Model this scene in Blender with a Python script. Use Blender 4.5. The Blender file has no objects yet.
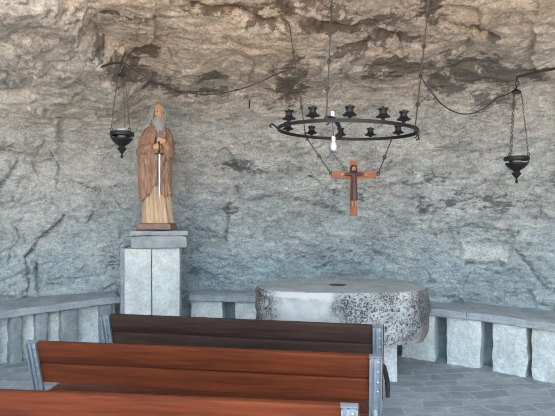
import bpy, bmesh, math, random
import numpy as np
from mathutils import Vector, Matrix
random.seed(7); rng = np.random.default_rng(11)
scene = bpy.context.scene
COL = scene.collection
F = 500.0; CX = 277.5; CY = 208.0; H = 1.72
R = math.radians
def P(px, py, Y):
    return Vector(((px-CX)/F*Y, Y, H+(CY-py)/F*Y))

# ------------------------------------------------------------------ materials
def newmat(name):
    m = bpy.data.materials.new(name); m.use_nodes = True
    nt = m.node_tree; b = nt.nodes['Principled BSDF']
    return m, nt, b
def N(nt, t, **kw):
    n = nt.nodes.new(t)
    for k, v in kw.items():
        if k in n.inputs: n.inputs[k].default_value = v
        else: setattr(n, k, v)
    return n
def noise(nt, vec, scale, detail=6, rough=.6, dist=0):
    n = N(nt, 'ShaderNodeTexNoise'); n.inputs['Scale'].default_value = scale
    n.inputs['Detail'].default_value = detail; n.inputs['Roughness'].default_value = rough
    n.inputs['Distortion'].default_value = dist
    nt.links.new(vec, n.inputs['Vector']); return n.outputs['Fac']
def coords(nt, scale=(1, 1, 1), rot=(0, 0, 0)):
    tc = N(nt, 'ShaderNodeTexCoord'); mp = N(nt, 'ShaderNodeMapping')
    mp.inputs['Scale'].default_value = scale; mp.inputs['Rotation'].default_value = rot
    nt.links.new(tc.outputs['Object'], mp.inputs['Vector']); return mp.outputs['Vector']
def ramp(nt, fac, stops):
    r = N(nt, 'ShaderNodeValToRGB'); e = r.color_ramp.elements
    while len(e) < len(stops): e.new(.5)
    for i, (p, c) in enumerate(stops):
        e[i].position = p; e[i].color = (c if len(c) == 4 else (*c, 1)) if not isinstance(c, float) else (c, c, c, 1)
    nt.links.new(fac, r.inputs['Fac']); return r.outputs['Color']
def mix(nt, fac, a, b, mode='MIX'):
    n = N(nt, 'ShaderNodeMix'); n.data_type = 'RGBA'; n.blend_type = mode
    for s, v in ((n.inputs['Factor'], fac), (n.inputs['A'], a), (n.inputs['B'], b)):
        if hasattr(v, 'is_linked'): nt.links.new(v, s)
        elif isinstance(v, (int, float)): s.default_value = v
        else: s.default_value = (*v, 1)
    # RGBA sockets share names; pick the colour ones explicitly
    return n
def cmix(nt, fac, a, b, mode='MIX'):
    n = N(nt, 'ShaderNodeMix'); n.data_type = 'RGBA'; n.blend_type = mode
    for s, v in ((n.inputs[0], fac), (n.inputs[6], a), (n.inputs[7], b)):
        if hasattr(v, 'is_linked'): nt.links.new(v, s)
        elif isinstance(v, (int, float)): s.default_value = v
        else: s.default_value = (*v, 1)
    return n.outputs[2]
def fmath(nt, op, a, b=0.0, clamp=False):
    n = N(nt, 'ShaderNodeMath'); n.operation = op; n.use_clamp = clamp
    for s, v in ((n.inputs[0], a), (n.inputs[1], b)):
        if hasattr(v, 'is_linked'): nt.links.new(v, s)
        else: s.default_value = v
    return n.outputs[0]
def bump(nt, b, height, strength=.4, dist=.01, prev=None):
    n = N(nt, 'ShaderNodeBump'); n.inputs['Strength'].default_value = strength; n.inputs['Distance'].default_value = dist
    nt.links.new(height, n.inputs['Height'])
    if prev is not None: nt.links.new(prev, n.inputs['Normal'])
    nt.links.new(n.outputs['Normal'], b.inputs['Normal']); return n.outputs['Normal']

def rock_mat():
    m, nt, b = newmat('cave_limestone'); L = nt.links.new
    v = coords(nt); vs = coords(nt, (1, 1, 2.6))
    def attr(n):
        a = N(nt, 'ShaderNodeAttribute'); a.attribute_name = n; return a.outputs['Fac']
    n1 = noise(nt, vs, 2.2, 8, .68, .6); n2 = noise(nt, vs, 8, 12, .78, .5); n3 = noise(nt, v, 45, 8, .75)
    pale = ramp(nt, n1, [(.30, (.36, .35, .335)), (.5, (.50, .487, .45)), (.68, (.67, .648, .59))])
    pale = cmix(nt, .85, pale, ramp(nt, n2, [(.36, (.50, .51, .51)), (.5, (.98, .98, .98)), (.66, (1.28, 1.26, 1.22))]), 'MULTIPLY')
    warm = ramp(nt, n1, [(.30, (.43, .35, .275)), (.5, (.64, .535, .43)), (.70, (.78, .68, .565))])
    warm = cmix(nt, .7, warm, ramp(nt, n2, [(.36, (.58, .55, .50)), (.5, (1, 1, 1)), (.66, (1.15, 1.12, 1.08))]), 'MULTIPLY')
    c = cmix(nt, attr('warm'), pale, warm)
    c = cmix(nt, attr('skylight_tint'), c, cmix(nt, 1.0, c, (.84, .95, 1.02), 'MULTIPLY'))  # lower rock coloured bluish in place of sky light
    c = cmix(nt, attr('pale'), c, (.68, .66, .61))
    grain = ramp(nt, n3, [(.38, (.62, .62, .62)), (.58, (1.12, 1.12, 1.12))])
    c = cmix(nt, .85, c, grain, 'MULTIPLY')
    sp = ramp(nt, noise(nt, vs, 17, 8, .75, .8), [(.58, 0.0), (.68, .75)])
    c = cmix(nt, fmath(nt, 'MULTIPLY', sp, fmath(nt, 'ADD', fmath(nt, 'MULTIPLY', attr('stain'), 1.2), .22), True), c, (.13, .135, .13))
    def fissure(sc, wdt, ms, lo):
        a = fmath(nt, 'ABSOLUTE', fmath(nt, 'SUBTRACT', noise(nt, vs, sc, 9, .68, .7), .5))
        l = ramp(nt, a, [(0.0, 1.0), (wdt, 0.0)])
        return fmath(nt, 'MULTIPLY', l, ramp(nt, noise(nt, v, ms, 3, .5), [(lo, 0.0), (lo+.12, 1.0)]))
    fs = fmath(nt, 'MAXIMUM', fissure(2.6, .016, 1.7, .47), fissure(6.5, .022, 2.9, .46))
    c = cmix(nt, fmath(nt, 'MULTIPLY', fs, .72), c, cmix(nt, 1.0, c, (.28, .28, .28), 'MULTIPLY'))
    hi = noise(nt, vs, 15, 12, .82, .6)
    st = ramp(nt, fmath(nt, 'ADD', attr('stain'), fmath(nt, 'MULTIPLY', fmath(nt, 'SUBTRACT', hi, .5), 2.6)), [(.28, 0.0), (.62, .85)])
    c = cmix(nt, st, c, cmix(nt, attr('warm'), (.095, .10, .10), (.11, .082, .06)))
    L(c, b.inputs['Base Color']); b.inputs['Roughness'].default_value = .93
    b.inputs['Specular IOR Level'].default_value = .2
    k = bump(nt, b, fs, -.6, .02)
    k = bump(nt, b, n2, .7, .03, k)
    k = bump(nt, b, noise(nt, vs, 22, 6, .7, .5), .7, .014, k)
    bump(nt, b, n3, .6, .006, k)
    return m
def stone_mat(name, dark, lite, sc=6, pits=0.0, pitcol=(.05, .045, .04), bstr=.4, white=None):
    m, nt, b = newmat(name); L = nt.links.new
    v = coords(nt)
    n1 = noise(nt, v, sc, 8, .65, .3); n2 = noise(nt, v, sc*7, 6, .7)
    c = ramp(nt, n1, [(.32, dark), (.66, lite)])
    c = cmix(nt, .7, c, ramp(nt, n2, [(.3, (.68, .68, .68)), (.6, (1.07, 1.07, 1.07))]), 'MULTIPLY')
    if white:
        w = ramp(nt, noise(nt, v, sc*.6, 5, .6, .5), [(.48, 0.0), (.56, 1.0)])
        c = cmix(nt, w, c, white)
    h = n2
    if pits == 2:
        at = N(nt, 'ShaderNodeAttribute'); at.attribute_name = 'pitted'; c = cmix(nt, fmath(nt, 'SUBTRACT', 1.0, at.outputs['Fac']), c, (.60, .545, .49))
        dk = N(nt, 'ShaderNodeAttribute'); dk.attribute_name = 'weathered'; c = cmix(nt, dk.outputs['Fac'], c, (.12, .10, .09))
    if pits:
        pn = noise(nt, v, 46 if pits == 2 else 30, 4, .65, .8)
        pz = noise(nt, v, 2.6, 3, .5)
        th = fmath(nt, 'ADD', pn, fmath(nt, 'MULTIPLY', fmath(nt, 'SUBTRACT', pz, .5), .35))
        p = ramp(nt, th, [(.50, 0.0), (.60, 1.0)])
        if pits == 2: p = fmath(nt, 'MULTIPLY', p, at.outputs['Fac'])
        c = cmix(nt, fmath(nt, 'MULTIPLY', p, min(pits, .9)), c, pitcol)
        h = fmath(nt, 'SUBTRACT', n2, fmath(nt, 'MULTIPLY', p, 2.0))
    L(c, b.inputs['Base Color']); b.inputs['Roughness'].default_value = .88
    b.inputs['Specular IOR Level'].default_value = .25
    k = bump(nt, b, n1, bstr*.6, .02); bump(nt, b, h, bstr, .008, k)
    return m
def wood_mat(name, a, bcol, axis=0, rough=.4, sc=1.0, bstr=.12):
    m, nt, b = newmat(name); L = nt.links.new
    s = [14*sc]*3; s[axis] = 1.1*sc
    v = coords(nt, tuple(s)); s2 = [70*sc]*3; s2[axis] = 2.2*sc; v2 = coords(nt, tuple(s2))
    oi = N(nt, 'ShaderNodeObjectInfo')
    n1 = noise(nt, v, 1.3, 5, .6, 1.2); n2 = noise(nt, v2, 1, 4, .6, .3)
    c = ramp(nt, n1, [(.3, a), (.68, bcol)])
    c = cmix(nt, .6, c, ramp(nt, n2, [(.35, (.6, .56, .54)), (.55, (1.05, 1.05, 1.05))]), 'MULTIPLY')
    L(c, b.inputs['Base Color']); b.inputs['Roughness'].default_value = rough
    b.inputs['Specular IOR Level'].default_value = .3
    bump(nt, b, n2, bstr, .003)
    return m
def plain(name, col, rough=.5, metal=0.0, var=.15, sc=40, bs=.1):
    m, nt, b = newmat(name); v = coords(nt)
    n1 = noise(nt, v, sc, 4, .6)
    c = cmix(nt, 1.0, col, ramp(nt, n1, [(.3, (1-var,)*3), (.7, (1+var*.5,)*3)]), 'MULTIPLY')
    nt.links.new(c, b.inputs['Base Color'])
    b.inputs['Roughness'].default_value = rough; b.inputs['Metallic'].default_value = metal
    bump(nt, b, n1, bs, .003)
    return m
def floor_mat():
    m, nt, b = newmat('stone_pavers'); L = nt.links.new
    v = coords(nt, (1, 1, 1), (0, 0, R(-5)))
    d = N(nt, 'ShaderNodeTexNoise'); d.inputs['Scale'].default_value = 2.6; d.inputs['Detail'].default_value = 4; L(v, d.inputs['Vector'])
    vm = N(nt, 'ShaderNodeVectorMath'); vm.operation = 'MULTIPLY_ADD'
    L(d.outputs['Color'], vm.inputs[0]); vm.inputs[1].default_value = (.30, .24, 0); L(v, vm.inputs[2])
    br = N(nt, 'ShaderNodeTexBrick'); L(vm.outputs[0], br.inputs['Vector'])
    br.inputs['Scale'].default_value = 1; br.inputs['Brick Width']  .default_value = .36; br.inputs['Row Height'].default_value = .16
    br.inputs['Mortar Size'].default_value = .02; br.inputs['Mortar Smooth'].default_value = 1; br.inputs['Bias'].default_value = 0
    br.inputs['Color1'].default_value = (.29, .30, .305, 1); br.inputs['Color2'].default_value = (.39, .395, .39, 1)
    br.inputs['Mortar'].default_value = (.45, .45, .44, 1)
    n1 = noise(nt, v, 5, 8, .65); n2 = noise(nt, v, 40, 6, .7)
    c = cmix(nt, .8, br.outputs['Color'], ramp(nt, n1, [(.3, (.7, .7, .7)), (.7, (1.25, 1.25, 1.25))]), 'MULTIPLY')
    c = cmix(nt, .7, c, ramp(nt, n2, [(.3, (.75, .75, .75)), (.65, (1.1, 1.1, 1.1))]), 'MULTIPLY')
    L(c, b.inputs['Base Color']); b.inputs['Roughness'].default_value = .7
    k = bump(nt, b, br.outputs['Fac'], -.35, .006); bump(nt, b, n2, .3, .006, k)
    return m

M = {}
M['rock'] = rock_mat()
M['floor'] = floor_mat()
M['ground'] = stone_mat('sunlit_sandy_ground', (.52, .34, .21), (.68, .47, .31), 2)
M['ledge'] = stone_mat('grey_ledge_stone', (.30, .315, .32), (.48, .485, .475), 5, bstr=.3)
M['block'] = stone_mat('whitewashed_block', (.58, .56, .52), (.86, .83, .77), 5, pits=.25, pitcol=(.3, .29, .28), bstr=.4)
M['pilaster'] = stone_mat('grey_mortared_stone', (.25, .255, .25), (.40, .40, .385), 5, pits=.2, pitcol=(.18, .22, .22), bstr=.4)
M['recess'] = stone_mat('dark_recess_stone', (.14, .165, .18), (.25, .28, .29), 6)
M['pedcap'] = stone_mat('slate_grey_stone', (.24, .25, .255), (.42, .425, .42), 6, bstr=.4)
M['pedestal'] = stone_mat('pale_pedestal_stone', (.54, .515, .47), (.77, .74, .685), 5, pits=.2, pitcol=(.34, .32, .3), bstr=.25)
M['altar_side'] = stone_mat('pitted_millstone', (.40, .37, .345), (.60, .565, .53), 4, pits=2, pitcol=(.06, .05, .045), bstr=.7)
M['altar_top'] = stone_mat('worn_millstone_top', (.34, .34, .33), (.52, .515, .50), 6, bstr=.3)
M['hole'] = stone_mat('dark_hole_stone', (.05, .05, .05), (.09, .09, .09), 6)
M['oldwood'] = wood_mat('weathered_dark_wood', (.036, .015, .010), (.075, .037, .026), 0, .55, 1, .3)
M['redwood'] = wood_mat('varnished_red_wood', (.10, .016, .004), (.20, .040, .010), 0, .48)
M['galv'] = plain('galvanised_steel', (.46, .49, .52), .42, .75, .2, 25)
M['bolt'] = plain('bolt_steel', (.5, .51, .52), .35, .9)
M['black'] = plain('black_plastic', (.02, .02, .022), .5)
M['iron'] = plain('black_wrought_iron', (.018, .017, .016), .55, .3, .4, 60, .3)
M['rust'] = plain('rusty_brown_iron', (.055, .035, .025), .7, .3, .4, 60, .3)
M['chain'] = plain('dull_chain_iron', (.10, .09, .08), .55, .4, .4, 80, .2)
M['cord'] = plain('black_cable', (.03, .025, .022), .6)
M['wax'] = plain('candle_wax', (.72, .70, .64), .5, 0, .1)
M['white'] = plain('white_plastic', (.75, .75, .74), .4, 0, .05)
M['cross'] = wood_mat('orange_brown_cross_wood', (.22, .072, .03), (.36, .135, .065), 2, .5, 2.5)
M['crossbar'] = wood_mat('orange_brown_cross_wood_grain_across', (.22, .072, .03), (.36, .135, .065), 0, .5, 2.5)
M['darkrobe'] = plain('dark_carved_wood', (.085, .03, .026), .5, 0, .35, 60, .3)
M['skinwood'] = plain('pale_carved_wood', (.42, .24, .15), .5, 0, .2, 40)
M['hairdark'] = plain('black_painted_hair', (.02, .014, .012), .6)
M['tunic'] = wood_mat('ochre_painted_tunic', (.44, .28, .16), (.66, .46, .30), 2, .55, 2)
M['mantle'] = wood_mat('dusky_pink_brown_mantle', (.20, .105, .066), (.46, .275, .18), 2, .5, 2)
M['skin'] = plain('painted_flesh', (.55, .32, .19), .45, 0, .12, 30)
M['grey'] = plain('grey_carved_beard', (.36, .34, .31), .7, 0, .35, 70, .6)
M['eye'] = plain('painted_dark_eye', (.02, .015, .012), .4)
M['lip'] = plain('painted_lips', (.36, .13, .09), .5)
M['base'] = plain('dark_red_brown_base', (.26, .15, .105), .6, 0, .3, 30, .3)
M['steel'] = plain('silver_blade', (.46, .48, .50), .35, .7, .1)
M['book'] = plain('brown_book_cover', (.27, .15, .10), .5, 0, .2)
gm, gnt, gb = newmat('frosted_bulb_glass')
gb.inputs['Base Color'].default_value = (.88, .9, .9, 1); gb.inputs['Roughness'].default_value = .25
gb.inputs['Transmission Weight'].default_value = .25; gb.inputs['IOR'].default_value = 1.3
M['bulb'] = gm
gm2, gnt2, gb2 = newmat('clear_votive_glass')
gb2.inputs['Base Color'].default_value = (.85, .87, .86, 1); gb2.inputs['Roughness'].default_value = .15
gb2.inputs['Transmission Weight'].default_value = .6; gb2.inputs['IOR'].default_value = 1.3
M['glass'] = gm2

# ------------------------------------------------------------------ object helpers
def tag(o, label=None, cat=None, group=None, kind=None):
    if label: o['label'] = label
    if cat: o['category'] = cat
    if group: o['group'] = group
    if kind: o['kind'] = kind
    return o
def empty(name, loc=(0, 0, 0), rz=0, label=None, cat=None, group=None):
    o = bpy.data.objects.new(name, None); COL.objects.link(o); o.empty_display_size = .1
    o.location = loc; o.rotation_euler = (0, 0, rz)
    return tag(o, label, cat, group)
def link(name, bm, mat, parent=None, smooth=True, loc=None):
    me = bpy.data.meshes.new(name)
    if isinstance(bm, bmesh.types.BMesh):
        bmesh.ops.recalc_face_normals(bm, faces=bm.faces); bm.to_mesh(me); bm.free()
    else: me = bm; me.name = name
    for mm in (mat if isinstance(mat, (list, tuple)) else [mat]): me.materials.append(mm)
    me.polygons.foreach_set('use_smooth', [smooth]*len(me.polygons))
    if smooth:
        try: me.set_sharp_from_angle(angle=R(42))
        except Exception: pass
    o = bpy.data.objects.new(name, me); COL.objects.link(o)
    if parent: o.parent = parent
    if loc is not None: o.location = loc
    return o
def BM(): return bmesh.new()
def box(bm, c, s, bev=0.0, rot=None, seg=2, mi=0):
    r = bmesh.ops.create_cube(bm, size=1.0); vs = r['verts']
    bmesh.ops.scale(bm, vec=Vector(s), verts=vs)
    if bev:
        es = list({e for v in vs for e in v.link_edges})
        r2 = bmesh.ops.bevel(bm, geom=es, offset=bev, segments=seg, affect='EDGES', profile=.6)
        vs = list({v for f in r2['faces'] for v in f.verts} | {v for v in vs if v.is_valid})
    if rot is not None: bmesh.ops.rotate(bm, cent=(0, 0, 0), matrix=rot, verts=vs)
    bmesh.ops.translate(bm, vec=Vector(c), verts=vs)
    for f in {f for v in vs for f in v.link_faces}: f.material_index = mi
    return vs
def tube(bm, pts, r, n=8, close=False, flat=1.0):
    pts = [Vector(p) for p in pts]; k = len(pts); rings = []
    rad = r if isinstance(r, (list, tuple)) else [r]*k
    up = None
    for i, p in enumerate(pts):
        if close: t = pts[(i+1) % k]-pts[i-1]
        else: t = pts[min(i+1, k-1)]-pts[max(i-1, 0)]
        t.normalize()
        if up is None: up = Vector((0, 0, 1)) if abs(t.z) < .9 else Vector((1, 0, 0))
        s = t.cross(up)
        if s.length < 1e-5: s = t.orthogonal()
        s.normalize(); u2 = s.cross(t).normalized(); up = u2
        rings.append([bm.verts.new(p+(s*math.cos(a)+u2*math.sin(a)*flat)*rad[i]) for a in [2*math.pi*j/n for j in range(n)]])
    m = k if close else k-1
    for i in range(m):
        a, b = rings[i], rings[(i+1) % k]
        for j in range(n):
            bm.faces.new((a[j], a[(j+1) % n], b[(j+1) % n], b[j]))
    if not close:
        bm.faces.new(rings[0][::-1]); bm.faces.new(rings[-1])
def lathe(bm, prof, n=24, c=(0, 0, 0), mat=None):
    c = Vector(c); rings = []
    for (r, z) in prof:
        if r < 1e-5:
            rings.append([bm.verts.new(c+Vector((0, 0, z)))])
        else:
            rings.append([bm.verts.new(c+Vector((r*math.cos(2*math.pi*j/n), r*math.sin(2*math.pi*j/n), z))) for j in range(n)])
    for a, b in zip(rings[:-1], rings[1:]):
        for j in range(n):
            q = [a[j % len(a)], a[(j+1) % len(a)], b[(j+1) % len(b)], b[j % len(b)]]
            q = list(dict.fromkeys(q))
            if len(q) > 2: bm.faces.new(q)
    for g, rv in ((rings[0], True), (rings[-1], False)):
        if len(g) > 2: bm.faces.new(g[::-1] if rv else g)
def torus(bm, c, Rr, r, axis='Z', n=14, k=6, M4=None):
    pts = []
    for i in range(n):
        a = 2*math.pi*i/n; x, y = Rr*math.cos(a), Rr*math.sin(a)
        v = Vector((x, y, 0)) if axis == 'Z' else (Vector((x, 0, y)) if axis == 'Y' else Vector((0, x, y)))
        if M4 is not None: v = M4 @ Vector((x, 0, y))
        pts.append(Vector(c)+v)
    tube(bm, pts, r, k, True)
def ball(bm, c, r, s=(1, 1, 1), u=16, v=12, rot=None):
    q = bmesh.ops.create_uvsphere(bm, u_segments=u, v_segments=v, radius=r)['verts']
    bmesh.ops.scale(bm, vec=Vector(s), verts=q)
    if rot is not None: bmesh.ops.rotate(bm, cent=(0, 0, 0), matrix=rot, verts=q)
    bmesh.ops.translate(bm, vec=Vector(c), verts=q); return q
def catmull(pts, n):
    pts = [np.array(p, float) for p in pts]; out = []
    pp = [2*pts[0]-pts[1]]+pts+[2*pts[-1]-pts[-2]]
    for i in range(1, len(pp)-2):
        p0, p1, p2, p3 = pp[i-1:i+3]
        for t in np.linspace(0, 1, n, endpoint=False):
            out.append(.5*((2*p1)+(-p0+p2)*t+(2*p0-5*p1+4*p2-p3)*t*t+(-p0+3*p1-3*p2+p3)*t**3))
    out.append(pts[-1]); return np.array(out)
def resample(poly, s):
    seg = np.linalg.norm(np.diff(poly, axis=0), axis=1); cum = np.concatenate([[0], np.cumsum(seg)])
    return np.stack([np.interp(s, cum, poly[:, k]) for k in range(poly.shape[1])], 1), cum[-1]

# ------------------------------------------------------------------ numpy noise
def _h(ix, iy, iz, s):
    h = (ix.astype(np.int64)*374761393+iy.astype(np.int64)*668265263+iz.astype(np.int64)*2147483647+s*974634777) & 0xffffffff
    h = ((h ^ (h >> 13))*1274126177) & 0xffffffff
    h = ((h ^ (h >> 15))*2246822519) & 0xffffffff
    return (h ^ (h >> 16)) & 0xffffffff
def perlin(p, seed=0):
    i = np.floor(p).astype(np.int64); f = p-i; w = f*f*f*(f*(f*6-15)+10); out = 0
    for dx in (0, 1):
        for dy in (0, 1):
            for dz in (0, 1):
                h = _h(i[:, 0]+dx, i[:, 1]+dy, i[:, 2]+dz, seed)
                gx = (h & 1023)/511.5-1; gy = ((h >> 10) & 1023)/511.5-1; gz = ((h >> 20) & 1023)/511.5-1
                d = gx*(f[:, 0]-dx)+gy*(f[:, 1]-dy)+gz*(f[:, 2]-dz)
                out = out+d*(w[:, 0] if dx else 1-w[:, 0])*(w[:, 1] if dy else 1-w[:, 1])*(w[:, 2] if dz else 1-w[:, 2])
    return out
def fbm(p, oct=5, seed=0, gain=.5, ridged=False):
    a = 1; o = 0
    for k in range(oct):
        q = perlin(p*(2.03**k)+k*17.3, seed+k)
        o = o+a*((.45-np.abs(q)*1.5) if ridged else q); a *= gain
    return o
def facets(p, seed=0, amp=1.0):
    i = np.floor(p).astype(np.int64); best = np.full(len(p), 9.0); val = np.zeros(len(p)); sec = np.full(len(p), 9.0)
    for dx in (-1, 0, 1):
        for dy in (-1, 0, 1):
            for dz in (-1, 0, 1):
                c = i+np.array([dx, dy, dz]); h = _h(c[:, 0], c[:, 1], c[:, 2], seed); h2 = _h(c[:, 0], c[:, 1], c[:, 2], seed+99)
                q = c+np.stack([(h & 1023)/1023., ((h >> 10) & 1023)/1023., ((h >> 20) & 1023)/1023.], 1)
                e = p-q; d = (e*e).sum(1)
                g = np.stack([(h2 & 1023)/511.5-1, ((h2 >> 10) & 1023)/511.5-1, ((h2 >> 20) & 1023)/511.5-1], 1)
                v = (e*g).sum(1)*.8+((h2 >> 5) & 255)/255.-.5
                m = d < best
                sec = np.where(m, best, np.minimum(sec, d)); val = np.where(m, v, val); best = np.where(m, d, best)
    return val, np.sqrt(sec)-np.sqrt(best)

# ------------------------------------------------------------------ the rock shelter
plan = catmull([(-5.3, .2), (-5.2, 2.2), (-4.5, 4.4), (-3.36, 6.02), (-2.15, 6.72), (-.8, 6.80), (.8, 6.52), (1.84, 6.03), (2.98, 5.36), (3.95, 4.3), (4.5, 2.6), (4.7, .2)], 40)
seg = np.linalg.norm(np.diff(plan, axis=0), axis=1); cum = np.concatenate([[0], np.cumsum(seg)])
sA = cum[np.argmin(abs(plan[:, 0]+3.7)+(plan[:, 1] < 3)*9)]; sB = cum[np.argmin(abs(plan[:, 0]-3.5)+(plan[:, 1] < 3)*9)]
us = np.concatenate([np.linspace(0, sA, 50, endpoint=False), np.linspace(sA, sB, 560, endpoint=False), np.linspace(sB, cum[-1], 50)])
PU, _ = resample(plan, us)
prof = catmull([(0, -.08), (.0, .6), (.0, 1.3), (.01, 1.9), (.05, 2.45), (.22, 2.90), (.68, 3.15), (1.35, 3.31), (2.1, 3.45), (2.9, 3.68), (3.6, 3.95), (4.1, 4.35), (4.3, 5.0), (4.2, 6.2)], 30)
pseg = np.linalg.norm(np.diff(prof, axis=0), axis=1); pc = np.concatenate([[0], np.cumsum(pseg)])
vA = pc[np.argmin(abs(prof[:, 1]-.4))]; vB = pc[np.argmin(abs(prof[:, 0]-3.1)+(prof[:, 1] < 3)*9)]
vs_ = np.concatenate([np.linspace(0, vA, 14, endpoint=False), np.linspace(vA, vB, 360, endpoint=False), np.linspace(vB, pc[-1], 50)])
PV, _ = resample(prof, vs_)
nu, nv = len(us), len(vs_)
dirn = np.stack([-PU[:, 0]*.085, -np.ones(nu)], 1); dirn /= np.linalg.norm(dirn, axis=1)[:, None]
base = np.zeros((nv, nu, 3))
base[:, :, 0] = PU[None, :, 0]+PV[:, None, 0]*dirn[None, :, 0]
base[:, :, 1] = PU[None, :, 1]+PV[:, None, 0]*dirn[None, :, 1]
base[:, :, 2] = PV[:, None, 1]
def grid_normals(g):
    du = np.gradient(g, axis=1); dv = np.gradient(g, axis=0)
    n = np.cross(du, dv); n /= np.linalg.norm(n, axis=2)[:, :, None]+1e-9
    return n
nor = grid_normals(base)
if nor[200, 300, 1] > 0: nor = -nor
p = base.reshape(-1, 3); nn = nor.reshape(-1, 3)
ax = p[:, 0]/np.maximum(p[:, 1], .3)*F+CX; ay = CY-(p[:, 2]-H)/np.maximum(p[:, 1], .3)*F   # survey directions of the wall as seen from the entrance
near = p[:, 1] < .4
ax[near] = -999; ay[near] = -999
def segdist(poly):
    d = np.full(len(p), 1e9); sgn = np.zeros(len(p))
    for (x0, y0), (x1, y1) in zip(poly[:-1], poly[1:]):
        vx, vy = x1-x0, y1-y0; t = np.clip(((ax-x0)*vx+(ay-y0)*vy)/(vx*vx+vy*vy+1e-9), 0, 1)
        ex, ey = ax-(x0+t*vx), ay-(y0+t*vy); dd = np.hypot(ex, ey)
        m = dd < d; d = np.where(m, dd, d); sgn = np.where(m, np.sign(vx*(ay-y0)-vy*(ax-x0)), sgn)
    return d, sgn
strat = p*np.array([.8, 1.2, 2.6])
wob = fbm(p*1.1, 3, 5)*.3
up0 = np.clip((p[:, 2]-2.5)/.5, 0, 1)
disp = .14*fbm(p*.75, 3, 1)+.07*(1-.35*up0)*fbm(strat*np.where(up0[:, None] > 0, np.array([1, 1, 1])-up0[:, None]*np.array([.45, 0, 0]), 1.0)*1.1+wob[:, None], 5, 21, .52)
fv, fe = facets(p*np.array([2.2, 2.2, 3.6])+fbm(p*2.2, 3, 31)[:, None]*.55, 3); disp += .042*fv*(1-.85*up0)
fv2, fe2 = facets(p*np.array([6, 6, 9.5])+fbm(p*5, 2, 33)[:, None]*.6, 8); disp += .020*fv2*(1-.55*up0)
disp += .026*(1-.45*up0)*fbm(strat*(1-up0[:, None]*np.array([.5, 0, 0]))*3.2, 6, 41, .66, True)
fv3, fe3 = facets(p*np.array([15, 15, 24])+fbm(p*9, 2, 35)[:, None]*.7, 18); disp += .011*fv3
msk = np.clip(fbm(p*1.4, 3, 37)*2+.45, 0, 1)
disp += .014*np.clip((-1.0-p[:, 0])/1., 0, 1)*fbm(p*8, 4, 55, .6, True)*(1-up0)
disp += .020*msk*fbm(strat*7, 5, 51, .68, True)
up_ = 1/(1+np.exp((ay-100)/14.))          # roof strata: long horizontal shelves
lay = p[:, 2]*9+p[:, 1]*1.5+2.2*fbm(p*.9, 3, 61); saw = lay-np.floor(lay)
disp += up_*.05*(saw-.5)*(.4+np.clip(fbm(p*1.3, 2, 65)+.5, 0, 1))
# shoulder of rock bulging out at the upper left, above the overhang
ledge = [(20, -40), (62, -10), (78, 12), (92, 36), (112, 52), (138, 74)]
d, s = segdist(ledge); inside = np.where(s > 0, d, -d)
nzz = fbm(p*3, 5, 71, .65)*16
bul = 1/(1+np.exp(-np.clip((inside+nzz)/3.5, -40, 40)))*np.clip((150-ay)/70, 0, 1)*np.clip((146-ax)/26, 0, 1)*np.clip((ay+75)/60, 0, 1)*(ax > -400)
disp += .26*bul
cr = 0
for poly, w, dep in [
    ([(64, 216), (58, 224), (48, 232), (40, 239), (33, 250), (25, 257)], 1.7, .085),
    ([(36, 262), (38, 280), (39, 297)], 1.6, .06), ([(25, 262), (30, 284), (26, 298)], 1.5, .05),
    ([(0, 186), (9, 176), (17, 161)], 1.8, .06), ([(50, 150), (60, 168), (56, 186)], 1.6, .04),
    ([(62, 216), (80, 208), (105, 203)], 1.5, .04), ([(70, 180), (95, 190), (125, 185)], 1.4, .035),
    ([(236, 186), (239, 198), (226, 207), (227, 216), (225, 240)], 1.8, .07), ([(223, 209), (236, 210)], 2.0, .06),
    ([(214, 166), (236, 168), (256, 173), (300, 170)], 1.8, .05), ([(250, 200), (270, 196), (292, 197), (315, 204), (340, 213)], 2.0, .06),
    ([(330, 150), (344, 170), (325, 188)], 1.5, .03), ([(185, 228), (206, 229), (222, 238)], 1.6, .04),
    ([(460, 262), (500, 265)], 1.6, .04), ([(515, 250), (530, 270), (545, 290)], 1.6, .04), ([(430, 235), (470, 225), (520, 232)], 1.6, .03),
    ([(150, 84), (175, 93), (215, 94)], 2.5, .06), ([(195, 8), (235, 14), (258, 24), (285, 26)], 3, .07),
    ([(325, 26), (360, 30), (395, 44)], 3, .08), ([(340, 52), (372, 50), (395, 60)], 2.2, .05), ([(440, 24), (470, 30), (494, 36)], 2.2, .06)]:
    dd, _s = segdist(poly); dd = np.abs(dd+fbm(p*9, 4, 81)*3.2)
    c = np.exp(-(dd/w)**2); disp -= dep*c; cr = np.maximum(cr, c)
for (x, y, rr_, am) in ((14, 118, 42, .13), (52, 70, 26, .08), (95, 135, 30, .07), (70, 190, 34, .06), (20, 40, 26, .09)):
    q = np.hypot(ax-x, (ay-y)*1.15)+fbm(p*4, 4, 191+int(x))*16
    disp += am*np.clip((rr_-q)/6, -1, 1)*.5*np.exp(-np.clip(q-rr_, 0, 99)/14)
# squared pale stone let into the wall on the right
jx = 5*fbm(p*9, 4, 171); jy = 5*fbm(p*9, 4, 172)
sq = (1/(1+np.exp(-(24-abs(ax+jx-484))/1.2)))*(1/(1+np.exp(-(8.5-abs(ay+jy-253+(ax-484)*-.05))/.9)))
disp = disp*(1-.8*sq)+.075*sq
disp *= np.clip((p[:, 2]+.1)/.7, .25, 1)
for_low = np.clip((p[:, 2]-.35)/.35, 0, 1); disp = np.where(disp > .04, .04+(disp-.04)*(.3+.7*for_low), disp)
clear = np.clip(1-np.hypot((p[:, 0]+1.45)/.55, np.maximum(p[:, 2]-2.6, 0)/.45), 0, 1)*(p[:, 1] > 5)
disp = np.where(disp > 0, disp*(1-np.clip(clear*3, 0, 1)), disp)
Q = p+nn*disp[:, None]
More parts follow.
